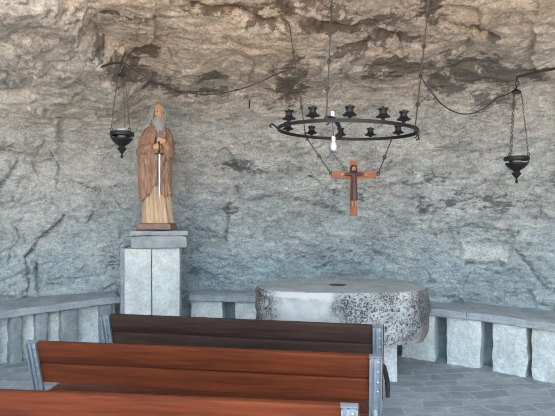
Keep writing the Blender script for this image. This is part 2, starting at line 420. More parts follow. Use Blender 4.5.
# stains and minerals, plus bluish sky light painted low on the rock
st = np.zeros(len(p))
rag = fbm(p*np.array([5, 5, 13]), 6, 91, .74)
for (x, y, rx, ry, s_) in [(112, 12, 9, 4, 1), (135, 18, 16, 4, .8), (235, 12, 30, 6, .9), (264, 26, 20, 5, .8), (196, 6, 16, 6, .5), (97, 40, 6, 9, .75), (112, 54, 12, 6, .8), (130, 66, 13, 7, .85),
    (152, 53, 22, 5, .8), (160, 84, 14, 5, .8), (195, 92, 34, 4, 1), (212, 75, 14, 5, .9), (240, 96, 20, 4, .4), (290, 82, 16, 26, .85), (276, 100, 14, 12, .5), (284, 8, 9, 20, .9), (308, 4, 10, 10, .6),
    (350, 26, 42, 8, 1), (392, 41, 26, 6, 1), (330, 12, 20, 8, .6), (430, 10, 13, 12, .95), (492, 36, 7, 4, 1), (470, 30, 26, 4, .6), (350, 54, 24, 6, .7), (400, 68, 40, 9, .8), (370, 80, 26, 6, .6),
    (468, 70, 28, 12, .95), (448, 84, 24, 10, .9), (500, 74, 26, 13, .9), (495, 99, 22, 12, .8), (538, 74, 16, 9, .6), (515, 120, 10, 18, .35), (430, 100, 16, 6, .5), (345, 118, 20, 8, .35),
    (440, 205, 45, 11, .5), (425, 180, 34, 9, .45), (497, 203, 30, 10, .65), (470, 190, 40, 16, .35), (345, 196, 22, 12, .45), (300, 174, 26, 5, .4), (238, 166, 18, 6, .7), (212, 190, 20, 20, .25), (120, 185, 16, 6, .35),
    (50, 233, 16, 10, .35), (230, 212, 8, 8, .5), (330, 255, 50, 18, .3), (110, 262, 12, 26, .35), (200, 262, 16, 26, .35), (410, 230, 40, 16, .3), (540, 205, 14, 20, .3), (100, 210, 24, 10, .3)]:
    e = ((ax-x)/rx)**2+((ay-y)/ry)**2
    st = np.maximum(st, s_*np.exp(-e*.55))
gen = np.clip(fbm(p*np.array([1.3, 1.3, 3.2]), 6, 131, .68)*1.0-.16, 0, 1)*.8
st = np.clip((st*1.1+rag*.75*np.clip(st*2.5, 0, 1)-.22)*1.2, 0, .95)
st = np.clip(np.maximum(st, gen), 0, .95); st = np.maximum(st, .5*cr*(cr > .5)); st *= (1-sq)
warm = np.clip((p[:, 2]-2.80+.5*fbm(p*.9, 4, 141))/.75, 0, 1)*(1-.55*bul)*(1-.35*np.clip((-1.6-p[:, 0])/.8, 0, 1))
skylight_tint = np.clip((2.35-p[:, 2]+.7*fbm(p*np.array([.8, .8, 1.6]), 5, 161, .6))/1.3, 0, 1)  # sky light on the lower wall, put into the rock colour with a ragged edge
pale_ = np.clip(.55*np.clip((-1.3-p[:, 0])/1.2, 0, 1)*np.clip(.75+fbm(p*2.2, 4, 181)*1.3, 0, 1)+sq*.9+.55*np.clip(fbm(p*np.array([2, 2, 4.5]), 5, 151, .62)*2.2-.75, 0, 1), 0, 1)
Qg = Q.reshape(nv, nu, 3); split = int(np.argmin(abs(PV[:, 1]-2.72)+(PV[:, 0] > 2)*9))
def grid_mesh(name, r0, r1):
    sub = Qg[r0:r1].reshape(-1, 3); n = r1-r0
    idx = np.arange(n*nu).reshape(n, nu)
    q = np.stack([idx[:-1, :-1], idx[:-1, 1:], idx[1:, 1:], idx[1:, :-1]], -1).reshape(-1, 4)
    me = bpy.data.meshes.new(name); me.vertices.add(len(sub)); me.vertices.foreach_set('co', sub.astype(np.float32).ravel())
    me.loops.add(q.size); me.loops.foreach_set('vertex_index', q.astype(np.int32).ravel())
    me.polygons.add(len(q)); me.polygons.foreach_set('loop_start', np.arange(0, q.size, 4, dtype=np.int32))
    me.update(calc_edges=True)
    for nm, arr in (('skylight_tint', skylight_tint), ('stain', st), ('warm', warm), ('pale', pale_)):
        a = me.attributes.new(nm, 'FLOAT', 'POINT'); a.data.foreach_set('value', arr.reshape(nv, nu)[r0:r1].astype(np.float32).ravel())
    me.materials.append(M['rock']); me.polygons.foreach_set('use_smooth', [True]*len(me.polygons))
    o = bpy.data.objects.new(name, me); COL.objects.link(o); o['kind'] = 'structure'; return o
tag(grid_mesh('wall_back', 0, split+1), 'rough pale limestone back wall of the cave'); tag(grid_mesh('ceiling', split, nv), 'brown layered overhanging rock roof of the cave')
# where the finished rock stands in a given direction
fx = Q[:, 0]/np.maximum(Q[:, 1], .3)*F+CX; fy = CY-(Q[:, 2]-H)/np.maximum(Q[:, 1], .3)*F
def on_rock(px, py):
    e = (fx-px)**2+(fy-py)**2+(Q[:, 1] < 1.2)*1e6
    near = np.where(e < 9)[0]
    i = near[np.argmin(Q[near, 1])] if len(near) else int(np.argmin(e))
    return Vector(Q[i])

# ------------------------------------------------------------------ floor and outside ground
bm = BM(); box(bm, (0, 3.4, -.06), (11.0, 8.2, .12)); tag(link('floor', bm, M['floor'], smooth=False), 'grey flagstone floor of the cave', kind='structure')
bm = BM(); box(bm, (0, -10.72, -.08), (44, 20, .12)); tag(link('ground', bm, M['ground'], smooth=False), 'sunlit sandy ground outside the cave', kind='structure')

# ------------------------------------------------------------------ stone ledge benches along the wall
front = catmull([(-4.0, 3.0), (-3.62, 4.35), (-3.0, 5.38), (-2.54, 5.86), (-2.03, 6.30), (-1.5, 6.45), (-1.15, 6.44), (-.3, 6.36), (.78, 6.08), (1.70, 5.58), (2.24, 5.25), (2.70, 4.83), (3.22, 4.1), (3.5, 3.1)], 30)
fseg = np.linalg.norm(np.diff(front, axis=0), axis=1); fcum = np.concatenate([[0], np.cumsum(fseg)])
def front_at(px=None, s=None):
    if s is None:
        q = front[:, 0]/front[:, 1]*F+CX; s = float(np.interp(px, q, fcum))
    pt = np.array([np.interp(s, fcum, front[:, k]) for k in (0, 1)])
    a = np.array([np.interp(s-.03, fcum, front[:, k]) for k in (0, 1)]); b = np.array([np.interp(s+.03, fcum, front[:, k]) for k in (0, 1)])
    t = (b-a)/np.linalg.norm(b-a); n = np.array([-t[1], t[0]])   # n points to the wall
    return s, pt, t, n
LT = .60
def rough(bm, amp, sc=9, seed=3):
    bm.verts.ensure_lookup_table()
    if not len(bm.verts): return
    c = np.array([v.co[:] for v in bm.verts])
    d = np.stack([fbm(c*sc+7*k, 3, seed+k) for k in range(3)], 1)*amp
    for v, e in zip(bm.verts, d): v.co += Vector(e)
def cap(bm, s0, s1, prof2, step=.04):
    n = max(2, int((s1-s0)/step)); rings = []
    for i in range(n+1):
        s, pt, t, nrm = front_at(s=s0+(s1-s0)*i/n)
        rings.append([bm.verts.new((pt[0]+nrm[0]*d, pt[1]+nrm[1]*d, z)) for d, z in prof2])
    k = len(prof2)
    for a, b in zip(rings[:-1], rings[1:]):
        for j in range(k): bm.faces.new((a[j], a[(j+1) % k], b[(j+1) % k], b[j]))
    bm.faces.new(rings[0]); bm.faces.new(rings[-1][::-1])
def block(bm, s0, s1, z1, d0=.03, d1=.42):
    n = 7; m = 10; rings = []
    cols = []
    for i in range(n+1):
        s, pt, t, nrm = front_at(s=s0+(s1-s0)*i/n); cols.append((pt, nrm))
    # outline around the block (front then back) swept upward
    for k in range(m+1):
        z = z1*k/m; ring = []
        for i, (pt, nrm) in enumerate(cols):
            ed = .012 if i in (0, n) else 0
            ring.append(bm.verts.new((pt[0]+nrm[0]*(d0+ed), pt[1]+nrm[1]*(d0+ed), z)))
        for i, (pt, nrm) in reversed(list(enumerate(cols))):
            ring.append(bm.verts.new((pt[0]+nrm[0]*d1, pt[1]+nrm[1]*d1, z)))
        rings.append(ring)
    kk = len(rings[0])
    for a, b in zip(rings[:-1], rings[1:]):
        for j in range(kk): bm.faces.new((a[j], a[(j+1) % kk], b[(j+1) % kk], b[j]))
    bm.faces.new(rings[0][::-1]); bm.faces.new(rings[-1])
capprof = [(0, LT-.085), (-.022, LT-.075), (-.026, LT-.045), (-.014, LT-.035), (-.020, LT-.012), (-.008, LT), (.25, LT+.004), (.62, LT+.008), (.62, LT-.085)]
def ledge_bench(name, s0, s1, blocks, label, bmat='block', rmat='recess', rd=.26):
    s, pt, t, nrm = front_at(s=(s0+s1)/2)
    root = empty(name, (pt[0]+nrm[0]*.2, pt[1]+nrm[1]*.2, 0), 0, label, 'stone bench'); off = -Vector(root.location)
    def fin(nm, bm, mat):
        bmesh.ops.translate(bm, vec=off, verts=bm.verts); return link(nm, bm, mat, root)
    # cap slabs with fine joints
    cuts = [s0]
    while cuts[-1]+1.25 < s1-.4: cuts.append(cuts[-1]+1.05+random.random()*.2)
    cuts.append(s1)
    for a, b in zip(cuts[:-1], cuts[1:]):
        bm = BM(); cap(bm, a+.002, b-.002, capprof); rough(bm, .009, 6, 3+int(a*10)); fin('cap_slab', bm, M['ledge'])
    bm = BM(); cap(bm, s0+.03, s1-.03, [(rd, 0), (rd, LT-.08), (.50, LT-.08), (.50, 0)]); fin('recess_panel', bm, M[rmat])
    for i, (a, b) in enumerate(blocks):
        bm = BM(); block(bm, a, b, LT-.085); rough(bm, .022, 8, 40+i); fin('support_block', bm, M[bmat])
    return root
S = lambda x: front_at(px=x)[0]
bl = [(S(12.5), S(24)), (S(37), S(50)), (S(63), S(79.5)), (S(102), S(113))]
w = .17
ex = []
s = S(1)
while s-w > .2: ex.append((s-w, s)); s -= w+.16
ledge_bench('stone_bench', .15, S(119.5), ex[::-1]+bl, 'curved grey stone bench with white recessed panels along the left wall', 'pilaster', 'block', .13)
br = [(S(190), S(222)), (S(235), S(262)), (S(275), S(310)), (S(323), S(350)), (S(360), S(390)), (S(401), S(433.5)), (S(446), S(480)), (S(492), S(525)), (S(531), S(563))]
w = .38; ex = []; s = S(571)
while s+w < fcum[-1]-.15: ex.append((s, s+w)); s += w+.08
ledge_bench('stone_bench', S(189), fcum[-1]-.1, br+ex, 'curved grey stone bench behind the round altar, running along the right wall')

# ------------------------------------------------------------------ pedestal
PX = -1.513; PY = 5.95
root = empty('statue_pedestal', (PX, PY+.2, 0), R(8), 'tall grey stone pillar of two upright slabs with a stepped cap, carrying the statue', 'pedestal')
def slab(c, s, amp, bev=.012, cuts=6, seed=0):
    bm = BM(); box(bm, (0, 0, 0), s, bev, seg=2)
    es = [e for e in bm.edges if e.calc_length() > .12]
    bmesh.ops.subdivide_edges(bm, edges=es, cuts=cuts, use_grid_fill=True)
    bmesh.ops.translate(bm, vec=Vector(c), verts=bm.verts); rough(bm, amp, 9, 60+seed); return bm
zc = 1.245
link('upright_slab', slab((-.164, -.05, zc/2), (.306, .42, zc), .008, .016, seed=1), M['pedestal'], root)
link('upright_slab', slab((.157, -.042, zc/2), (.322, .42, zc), .008, .016, seed=2), M['pedestal'], root)
link('side_strip', slab((-.347, .05, zc/2), (.055, .50, zc), .010, .01, seed=5), M['pedcap'], root)
link('cap_moulding', slab((.082, -.01, zc+.075), (.655, .60, .148), .014, .035, seed=3), M['pedcap'], root)
link('cap_slab', slab((.088, -.01, zc+.18), (.67, .64, .06), .012, .014, seed=4), M['pedcap'], root)
PTOP = zc+.217

# ------------------------------------------------------------------ statue
def remesh(bm, vox, smooth_it=6):
    me = bpy.data.meshes.new('tmp'); bmesh.ops.recalc_face_normals(bm, faces=bm.faces); bm.to_mesh(me); bm.free()
    o = bpy.data.objects.new('tmp', me); COL.objects.link(o)
    m = o.modifiers.new('r', 'REMESH'); m.mode = 'VOXEL'; m.voxel_size = vox
    s = o.modifiers.new('s', 'SMOOTH'); s.factor = .5; s.iterations = smooth_it
    dg = bpy.context.evaluated_depsgraph_get(); dg.update()
    out = bpy.data.meshes.new_from_object(o.evaluated_get(dg))
    bpy.data.objects.remove(o); bpy.data.meshes.remove(me); return out
def loft(bm, secs, n=72, fold=None):
    rings = []
    for (z, cx, cy, rx, ry) in secs:
        ring = []
        for j in range(n):
            a = 2*math.pi*j/n
            k = 1+(fold(a, z) if fold else 0)
            ring.append(bm.verts.new((cx+rx*k*math.cos(a), cy+ry*k*math.sin(a), z)))
        rings.append(ring)
    for a, b in zip(rings[:-1], rings[1:]):
        for j in range(n): bm.faces.new((a[j], a[(j+1) % n], b[(j+1) % n], b[j]))
    bm.faces.new(rings[0][::-1]); bm.faces.new(rings[-1])
def interp(tab, z):
    zs = [t[0] for t in tab]; return tuple(float(np.interp(z, zs, [t[k] for t in tab])) for k in range(1, len(tab[0])))
def capsule(bm, pts, rad, n=10):
    tube(bm, pts, rad, n); ball(bm, pts[0], rad[0]*.99, u=10, v=8); ball(bm, pts[-1], rad[-1]*.99, u=10, v=8)

SX, SY = -1.448, 6.02
st_root = empty('statue', (SX, SY, PTOP+.004), R(0), 'painted statue of a bald bearded man in brown mantle holding a sword', 'statue')
bm = BM(); box(bm, (.0, 0, .036), (.46, .37, .070), .02, seg=3); box(bm, (0, 0, .012), (.475, .385, .024), .006)
link('plinth', remesh(bm, .008, 2), M['base'], st_root)
BZ = .062
# tunic and body (z above plinth top)
btab = [(0, .0, .0, .205, .155), (.05, .0, 0, .20, .15), (.3, -.01, 0, .185, .14), (.55, -.015, 0, .180, .135), (.8, -.015, 0, .178, .13), (.98, -.01, 0, .172, .12), (1.07, -.005, .0, .150, .10), (1.12, .0, 0, .09, .075), (1.16, .0, 0, .055, .055)]
def tfold(a, z):
    k = max(0, 1-z/.9)
    return .075*k*math.sin(9*a+1.5*math.sin(z*3)+1)+.035*k*math.sin(17*a+z*4)+.02*math.sin(5*a+z*6)
bm = BM(); zs = np.linspace(0, 1.16, 50)
loft(bm, [(BZ+z, *interp(btab, z)) for z in zs], 96, tfold)
hd = Vector((.022, -.022, BZ+1.243)); HS = 1.17; rotH = Matrix.Rotation(R(32), 3, 'Z')   # face turned towards the right
def hp(x, y, z): return hd+rotH @ Vector((x*HS*1.08, y*HS, z*HS))
capsule(bm, [(0, 0, BZ+1.08), hd+Vector((0, 0, -.05))], [.055, .05])
ball(bm, hd+Vector((0, 0, .02)), .083*HS, (.93, 1.03, 1.12), 24, 18, rotH)
ball(bm, hp(0, -.028, -.035), .058*HS, (.95, .95, 1.1))
ball(bm, hp(0, -.088, -.018), .013, (.9, 1.2, 1.3)); capsule(bm, [hp(0, -.078, .02), hp(0, -.094, -.014)], [.008, .010], 8)
for s in (-1, 1):
    ball(bm, hp(s*.030, -.070, .026), .018, (1.4, .7, .45)); ball(bm, hp(s*.036, -.062, -.02), .022); ball(bm, hp(s*.076, .004, .0), .018, (.5, .9, 1.4))
# arms bent across the chest, hands closing on the hilt
HI = Vector((.085, -.205, BZ+.835))     # top of the hilt
for s, el, wr in ((-1, (-.205, -.075, BZ+.79), (.028, -.195, BZ+.855)), (1, (.195, -.075, BZ+.78), (.140, -.185, BZ+.915))):
    capsule(bm, [(s*.135, -.01, BZ+1.03), (s*.18, -.03, BZ+.93), el], [.062, .066, .06], 14)
    e = Vector(el); w_ = Vector(wr); capsule(bm, [e, e.lerp(w_, .5), w_], [.062, .055, .036], 14)
    if s < 0:
        ball(bm, w_+Vector((.03, -.01, -.004)), .03, (1.2, .7, 1.0))
        for k in range(4):
            z = .018-.014*k; q = w_+Vector((.05, -.022, z-.005))
            capsule(bm, [w_+Vector((.03, -.022, z)), q, q+Vector((.022-.003*k, .004, -.004)), q+Vector((.026-.003*k, .022, -.006))], [.0088, .0085, .008, .0075], 8)
        capsule(bm, [w_+Vector((.02, -.012, .028)), w_+Vector((.045, -.024, .034)), w_+Vector((.066, -.02, .03))], [.010, .009, .008], 8)
    else:
        ball(bm, w_+Vector((-.02, -.014, .012)), .03, (1.15, .7, .95))
        for k in range(4):
            z = .030-.014*k; q = w_+Vector((-.052, -.026, z+.006))
            capsule(bm, [w_+Vector((-.025, -.026, z)), q, q+Vector((-.024+.004*abs(k-1), .0, .002)), q+Vector((-.036+.004*abs(k-1), .012, -.004))], [.0088, .0085, .008, .0075], 8)
        capsule(bm, [w_+Vector((-.01, -.02, -.012)), w_+Vector((-.034, -.032, -.024)), w_+Vector((-.052, -.03, -.02))], [.010, .009, .008], 8)
me = remesh(bm, .0042, 1)
body = link('body', me, [M['tunic'], M['skin'], M['mantle']], st_root)
cs = np.zeros(len(me.polygons)*3); me.polygons.foreach_get('center', cs); cs = cs.reshape(-1, 3)
hand = (np.linalg.norm(cs-np.array([.068, -.215, BZ+.855]), axis=1) < .062) | (np.linalg.norm(cs-np.array([.11, -.21, BZ+.925]), axis=1) < .062)
me.polygons.foreach_set('material_index', (((cs[:, 2] > BZ+1.10) | (hand & (cs[:, 1] < -.165))).astype(np.int32))+2*((cs[:, 2] > BZ+.70) & (cs[:, 2] <= BZ+1.10) & ~(hand & (cs[:, 1] < -.165))))
# features of the face
for s in (-1, 1):
    bm = BM(); ball(bm, hp(s*.030, -.077, .010), .0095, (1.3, .7, .75), 12, 8); link('eye', bm, M['eye'], st_root)
bm = BM(); ball(bm, hp(0, -.088, -.048), .016, (1.1, .55, .35), 12, 8); link('mouth', bm, M['lip'], st_root)
# beard: locks falling on the chest; hair at the back and sides
def locks(bm, starts, length, r, wav):
    for (p0, dirv, ln) in starts:
        pts = []; rad = []
        for i in range(8):
            t = i/7
            q = p0+dirv*(ln*t)+Vector((math.sin(t*9+wav+p0.x*80)*.009, math.cos(t*8+wav+p0.x*50)*.006-.02*math.sin(t*2.5), 0))
            pts.append(q); rad.append(r*(1-.65*t)*(.7+.6*math.sin(min(1, t*2.2)*1.6)))
        capsule(bm, pts, rad, 8)
bm = BM(); L_ = []
for i in range(13):
    a = R(-105+210*i/12); p0 = hp(math.sin(a)*.066, -math.cos(a)*.062-.012, -.036-.012*math.cos(a))
    tgt = hp(math.sin(a)*.05, -.085-.03*math.cos(a), -.20+.06*abs(math.sin(a)))
    v = tgt-p0; L_.append((p0, v.normalized(), v.length*(.9+.2*random.random())))
    if i % 2 == 0:
        p1 = hp(math.sin(a)*.05, -math.cos(a)*.07-.018, -.06); v = hp(math.sin(a)*.035, -.115, -.19)-p1; L_.append((p1, v.normalized(), v.length))
locks(bm, L_, .18, .018, 1.0)
ball(bm, hp(0, -.07, -.11), .05, (1.15, .7, 1.5))
for s in (-1, 1): capsule(bm, [hp(s*.004, -.096, -.036), hp(s*.03, -.088, -.045), hp(s*.046, -.074, -.075)], [.007, .010, .007], 8)
link('beard', remesh(bm, .0055, 1), M['grey'], st_root)
bm = BM(); L_ = []
for i in range(13):
    a = R(62+236*i/12); p0 = hp(math.sin(a)*.074, -math.cos(a)*.086, .05-.01*math.cos(a*2)); p1 = hp(math.sin(a)*.082, -math.cos(a)*.092+.0, -.11+.02*math.sin(i*3))
    v = p1-p0; L_.append((p0, v.normalized(), v.length))
locks(bm, L_, .16, .021, 2.0)
ball(bm, hd+rotH @ Vector((0, .028, .0)), .088*HS, (.98, .95, 1.02), 24, 18, rotH)
for s in (-1, 1): capsule(bm, [hp(s*.042, -.078, .038), hp(s*.028, -.087, .043), hp(s*.014, -.086, .037)], [.005, .007, .005], 8)
link('hair', remesh(bm, .0055, 1), M['grey'], st_root)
# mantle: a draped shell over shoulders, arms and hips, its hem rising in the middle
mtab = [(.18, -.02, .005, .215, .17), (.45, -.018, -.005, .212, .172), (.65, -.015, -.02, .216, .178), (.8, -.015, -.025, .226, .178), (.92, -.012, -.02, .222, .160), (1.02, -.008, -.01, .192, .128), (1.08, 0, -.004, .148, .100), (1.115, .0, 0, .095, .078)]
bm = BM(); n = 150; zs = np.linspace(0, 1, 80); rings = []
def hem(a):
    x = math.cos(a); front_ = max(0, -math.sin(a))
    return .27+.06*max(0, x)+front_*.17*math.exp(-((x-.12)/.35)**2)-.02*math.sin(7*a)
for t in zs:
    ring = []
    for j in range(n):
        a = 2*math.pi*j/n; z0 = hem(a); z = z0+(1.115-z0)*t
        cx, cy, rx, ry = interp(mtab, z)
        # folds gather towards the hands on the right breast
        fx_ = math.cos(a)-.3; swag = math.sin(22*(z-.55*abs(fx_)**1.2)+1.2)*max(0, -math.sin(a))*.085*math.exp(-((z-.66)/.26)**2)
        k = 1+swag+(.075*(1-1.6*abs(math.sin(6.5*a+z*3+1.5*math.sin(z*4)))**.7)+.03*math.sin(25*a-z*6))*max(0, 1-max(0, z-.85)/.3)
        yo = 0
        ring.append(bm.verts.new((cx+rx*k*math.cos(a), cy+ry*k*math.sin(a)+yo, BZ+z)))
    rings.append(ring)
# leave the breast open where the beard and the hands come through
for i in range(79):
    for j in range(n):
        a = 2*math.pi*(j+.5)/n; zc_ = rings[i][j].co.z-BZ
        if math.sin(a) < -.15 and ((math.cos(a)-.27)/.17)**2+((zc_-.90)/.085)**2 < 1: continue
        bm.faces.new((rings[i][j], rings[i][(j+1) % n], rings[i+1][(j+1) % n], rings[i+1][j]))
man = link('mantle', bm, M['mantle'], st_root)
so = man.modifiers.new('thick', 'SOLIDIFY'); so.thickness = .014; so.offset = 0
# sleeves of the mantle over both forearms
for s, pts in ((-1, [(-.20, -.07, BZ+.80), (-.12, -.165, BZ+.825), (.008, -.20, BZ+.848)]), (1, [(.19, -.07, BZ+.78), (.185, -.15, BZ+.845), (.150, -.188, BZ+.905)])):
    bm = BM(); tube(bm, [Vector(q) for q in catmull(pts, 6)], list(np.linspace(.078, .05, 13)), 20)
    for v in bm.verts: v.co += Vector((0, 0, .008*math.sin(v.co.x*110+v.co.z*60)))
    # hanging cuff
    a0 = Vector(pts[-1]); tube(bm, [a0+Vector((0, .02, -.01)), a0+Vector((s*.02, .03, -.10)), a0+Vector((s*.035, .05, -.2))], [.045, .042, .012], 14)
    link('sleeve', remesh(bm, .008, 2), M['mantle'], st_root)
st_root.scale = (.87, 1, 1.055)
# sword, point down in front of the tunic
bm = BM(); d = HI-Vector((0, .012, 0))
ball(bm, d+Vector((0, 0, .062)), .017); tube(bm, [d+Vector((0, 0, .05)), d+Vector((0, 0, -.055))], .010, 10)
sw = link('sword_hilt', bm, M['rust'], st_root)
bm = BM(); tube(bm, [d+Vector((-.058, 0, -.062)), d+Vector((0, 0, -.054)), d+Vector((.058, 0, -.062))], [.008, .010, .008], 10); link('cross_guard', bm, M['rust'], st_root)
bm = BM(); vs2 = []
for (z, wd, th) in ((-.06, .017, .006), (-.50, .012, .005), (-.555, .001, .001)):
    vs2.append([bm.verts.new(d+Vector(q)+Vector((.0, -.002, z))) for q in ((-wd, 0, 0), (0, -th, 0), (wd, 0, 0), (0, th, 0))])
for a, b in zip(vs2[:-1], vs2[1:]):
    for j in range(4): bm.faces.new((a[j], a[(j+1) % 4], b[(j+1) % 4], b[j]))
bm.faces.new(vs2[0][::-1]); bm.faces.new(vs2[-1]); link('sword_blade', bm, M['steel'], st_root, smooth=False)
# book pressed to the chest behind the upper hand
bm = BM(); box(bm, (.10, -.155, BZ+.99), (.12, .035, .085), .006, Matrix.Rotation(R(12), 3, 'Y') @ Matrix.Rotation(R(-12), 3, 'X')); link('book', bm, M['book'], st_root)

# ------------------------------------------------------------------ round altar
AX, AY = .66, 5.22
root = empty('altar', (AX, AY, 0), 0, 'massive round millstone altar with pitted sides and a hole in its flat top', 'altar')
def altar_stone():
    bm = BM(); nA = 220; A, B = .872, .50; z0, z1 = .40, .917
    def edge(a, k=1.0):
        c, s = math.cos(a), math.sin(a); e = 2.8
        r = (abs(c/A)**e+abs(s/B)**e)**(-1/e); return r*k
    prof2 = [(0, z0, 1), (.5, z0, 1), (.88, z0, 1), (.955, z0+.012, 1), (.985, z0+.05, 1)]
    prof2 += [(1.0+.008*math.sin(i*.9), z0+.08+(z1-z0-.11)*i/16, 1) for i in range(17)]
    prof2 += [(.995, z1-.018, 1), (.982, z1-.003, 1), (.94, z1, 0)]+[(.94-.78*i/8, z1+.001, 0) for i in range(1, 9)]
    prof2 += [(.135, z1, 0), (.12, z1-.008, 2), (.115, z1-.10, 2), (0, z1-.10, 2)]
    rings = []
    for k, z, mi in prof2:
        if k == 0: rings.append([bm.verts.new((0, 0, z))]); continue
        ring = []
        for j in range(nA):
            a = 2*math.pi*j/nA
            if k < .16: q = (k*.62*math.cos(a)*1.15-.03, k*.62*math.sin(a)+.0)
            else: q = (edge(a, k)*math.cos(a), edge(a, k)*math.sin(a))
            ring.append(bm.verts.new((q[0], q[1], z)))
        rings.append(ring)
    for (a, b, pr) in zip(rings[:-1], rings[1:], prof2[1:]):
        for j in range(nA):
            q = list(dict.fromkeys([a[j % len(a)], a[(j+1) % len(a)], b[(j+1) % len(b)], b[j % len(b)]]))
            f = bm.faces.new(q); f.material_index = pr[2] if pr[2] != 1 else 0
            if pr[2] == 0: f.material_index = 1
    c = np.array([v.co[:] for v in bm.verts]); rr = np.hypot(c[:, 0]/A, c[:, 1]/B)
    side = np.clip((rr-.80)/.15, 0, 1)
    d = .035*fbm(c*3, 4, 201)+.022*fbm(c*12, 4, 205, .6, True)
    for v, s_, e, q in zip(bm.verts, side, d, c):
        o = Vector((q[0], q[1]*2, 0)); o = o.normalized() if o.length > 0 else o
        top = 1 if q[2] < z1-.03 else .25
        v.co += o*float(e*s_*top); v.co.z += float(.008*e/.03*(1 if q[2] > z1-.03 else 2)*.5)
        if q[2] < z0+.1 and q[0] > .35: v.co.z += float(-.015*min(1, (q[0]-.35)/.4))
    return bm
ms = link('millstone', altar_stone(), [M['altar_side'], M['altar_top'], M['hole']], root)
co_ = np.zeros(len(ms.data.vertices)*3); ms.data.vertices.foreach_get('co', co_); co_ = co_.reshape(-1, 3)
pm = .55+.8*fbm(co_*4, 4, 301)+.6*np.clip((np.abs(co_[:, 0]+.40)-.31)/.10, -1, 1)
pm += np.where((co_[:, 0] > .45) & (co_[:, 2] < .56), -.5, 0)
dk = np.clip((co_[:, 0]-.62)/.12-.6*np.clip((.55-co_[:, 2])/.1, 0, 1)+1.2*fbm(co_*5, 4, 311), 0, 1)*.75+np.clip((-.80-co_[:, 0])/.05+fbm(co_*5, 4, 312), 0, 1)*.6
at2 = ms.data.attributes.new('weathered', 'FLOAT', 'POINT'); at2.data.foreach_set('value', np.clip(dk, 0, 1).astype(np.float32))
at_ = ms.data.attributes.new('pitted', 'FLOAT', 'POINT'); at_.data.foreach_set('value', np.clip(pm, 0, 1).astype(np.float32))
for (x, y, sx, sy) in ((.435, -.14, .175, .30), (-.435, -.14, .175, .30), (.0, .20, .30, .2)):
    link('support_pillar', slab((x, y, .20), (sx, sy, .40), .008, .012, 4, seed=int(x*10)+9), M['block'], root)

# ------------------------------------------------------------------ wooden benches (backs towards us)
def bench(xl, yl, xr, yr, woodm, label, seed):
    L_ = math.hypot(xr-xl, yr-yl); ang = math.atan2(yr-yl, xr-xl)
    tl = R(15); T = .803; W = .149
    # local frame: x along the bench, +y towards the altar, origin on the floor below the middle of the back top edge
    root = empty('bench', ((xl+xr)/2, (yl+yr)/2, 0), ang, label, 'bench', 'rows of pews facing the altar')
    rot = Matrix.Rotation(-tl, 3, 'X')      # back leans towards us at the top
    def bk(dn, dy=0): # point on the back plane dn metres below the top edge
        return Vector((0, math.sin(tl)*dn+math.cos(tl)*dy, T-math.cos(tl)*dn+math.sin(tl)*dy))
    for k in range(2):
        bm = BM(); box(bm, bk(W/2+k*(W+.010), .024), (L_, .036, W), .009, Matrix.Rotation(tl, 3, 'X')); o = link('back_slat', bm, woodm, root)
    for k in range(3):
        bm = BM(); box(bm, (0, .24+.135*k, .365+.004*k), (L_, .125, .034), .006); link('seat_slat', bm, woodm, root)
    for s in (-1, 1):
        x = s*(L_/2-.047)
        # rear post: ribbed galvanised channel running down to the floor behind the slats
        bm = BM(); rm = Matrix.Rotation(tl, 3, 'X'); ln = .41
        box(bm, bk(ln/2+.006, .002)+Vector((x, 0, 0)), (.078, .006, ln), .002, rm)
        for q, wd, dp in ((-.034, .010, .030), (.034, .010, .030), (-.006, .016, .020)):
            box(bm, bk(ln/2+.006, -.006)+Vector((x+q, 0, 0)), (wd, dp*.7, ln), .003, rm)
        post = link('back_post', bm, M['galv'], root)
        bm = BM()
        box(bm, bk(-.001, .012)+Vector((x, 0, 0)), (.082, .034, .005), .001, rm); link('post_top_plate', bm, M['galv'], post)
        for dn in (.035, .10, .175, .24):
            bm = BM(); c = bk(dn, -.004)+Vector((x+.014, 0, 0)); ball(bm, c, .009, (1, .6, 1), 10, 8); link('bolt', bm, M['bolt'], post)
        bm = BM(); z0 = bk(.40).z; y0 = bk(.40).y
        tube(bm, [(x, y0, z0+.03), (x, y0-.005, z0-.08), (x, y0-.03, .012)], .024, 12); box(bm, (x, y0-.03, .006), (.10, .10, .012), .003)
        link('rear_leg', bm, M['galv'], root)
        bm = BM(); tube(bm, [(x, .50, .345), (x, .52, .2), (x, .53, .012)], .024, 12); box(bm, (x, .53, .006), (.10, .10, .012), .003)
        link('front_leg', bm, M['galv'], root)
        bm = BM(); box(bm, (x, .33, .333), (.05, .50, .028), .004); link('seat_bracket', bm, M['galv'], root)
        if seed != 2 or s < 0: continue       # only the middle bench shows an arm rest, at its right end
        bm = BM(); xx = s*(L_/2+.028)
        tube(bm, [(xx, bk(.27).y-.01, .545), (xx, bk(.20).y+.0, .60), (xx, bk(.19).y+.05, .63), (xx, .36, .63), (xx, .47, .61)], [.015, .019, .02, .02, .016], 12, flat=.8); link('armrest', bm, M['black'], root)
        bm = BM(); tube(bm, [(xx, .45, .612), (xx, .48, .53), (xx-s*.02, .50, .42)], .011, 10); link('arm_support', bm, M['galv'], root)
    return root
bench(-1.523, 4.29, .82, 3.85, M['oldwood'], 'dark weathered brown wooden bench nearest the altar, on grey metal frames', 1)
bench(-1.725, 3.41, .65, 3.06, M['redwood'], 'reddish varnished wooden bench, the middle row just behind the dark bench', 2)
bench(-1.98, 2.535, .378, 2.295, M['redwood'], 'reddish varnished wooden bench nearest the camera, cut off by the bottom edge', 3)

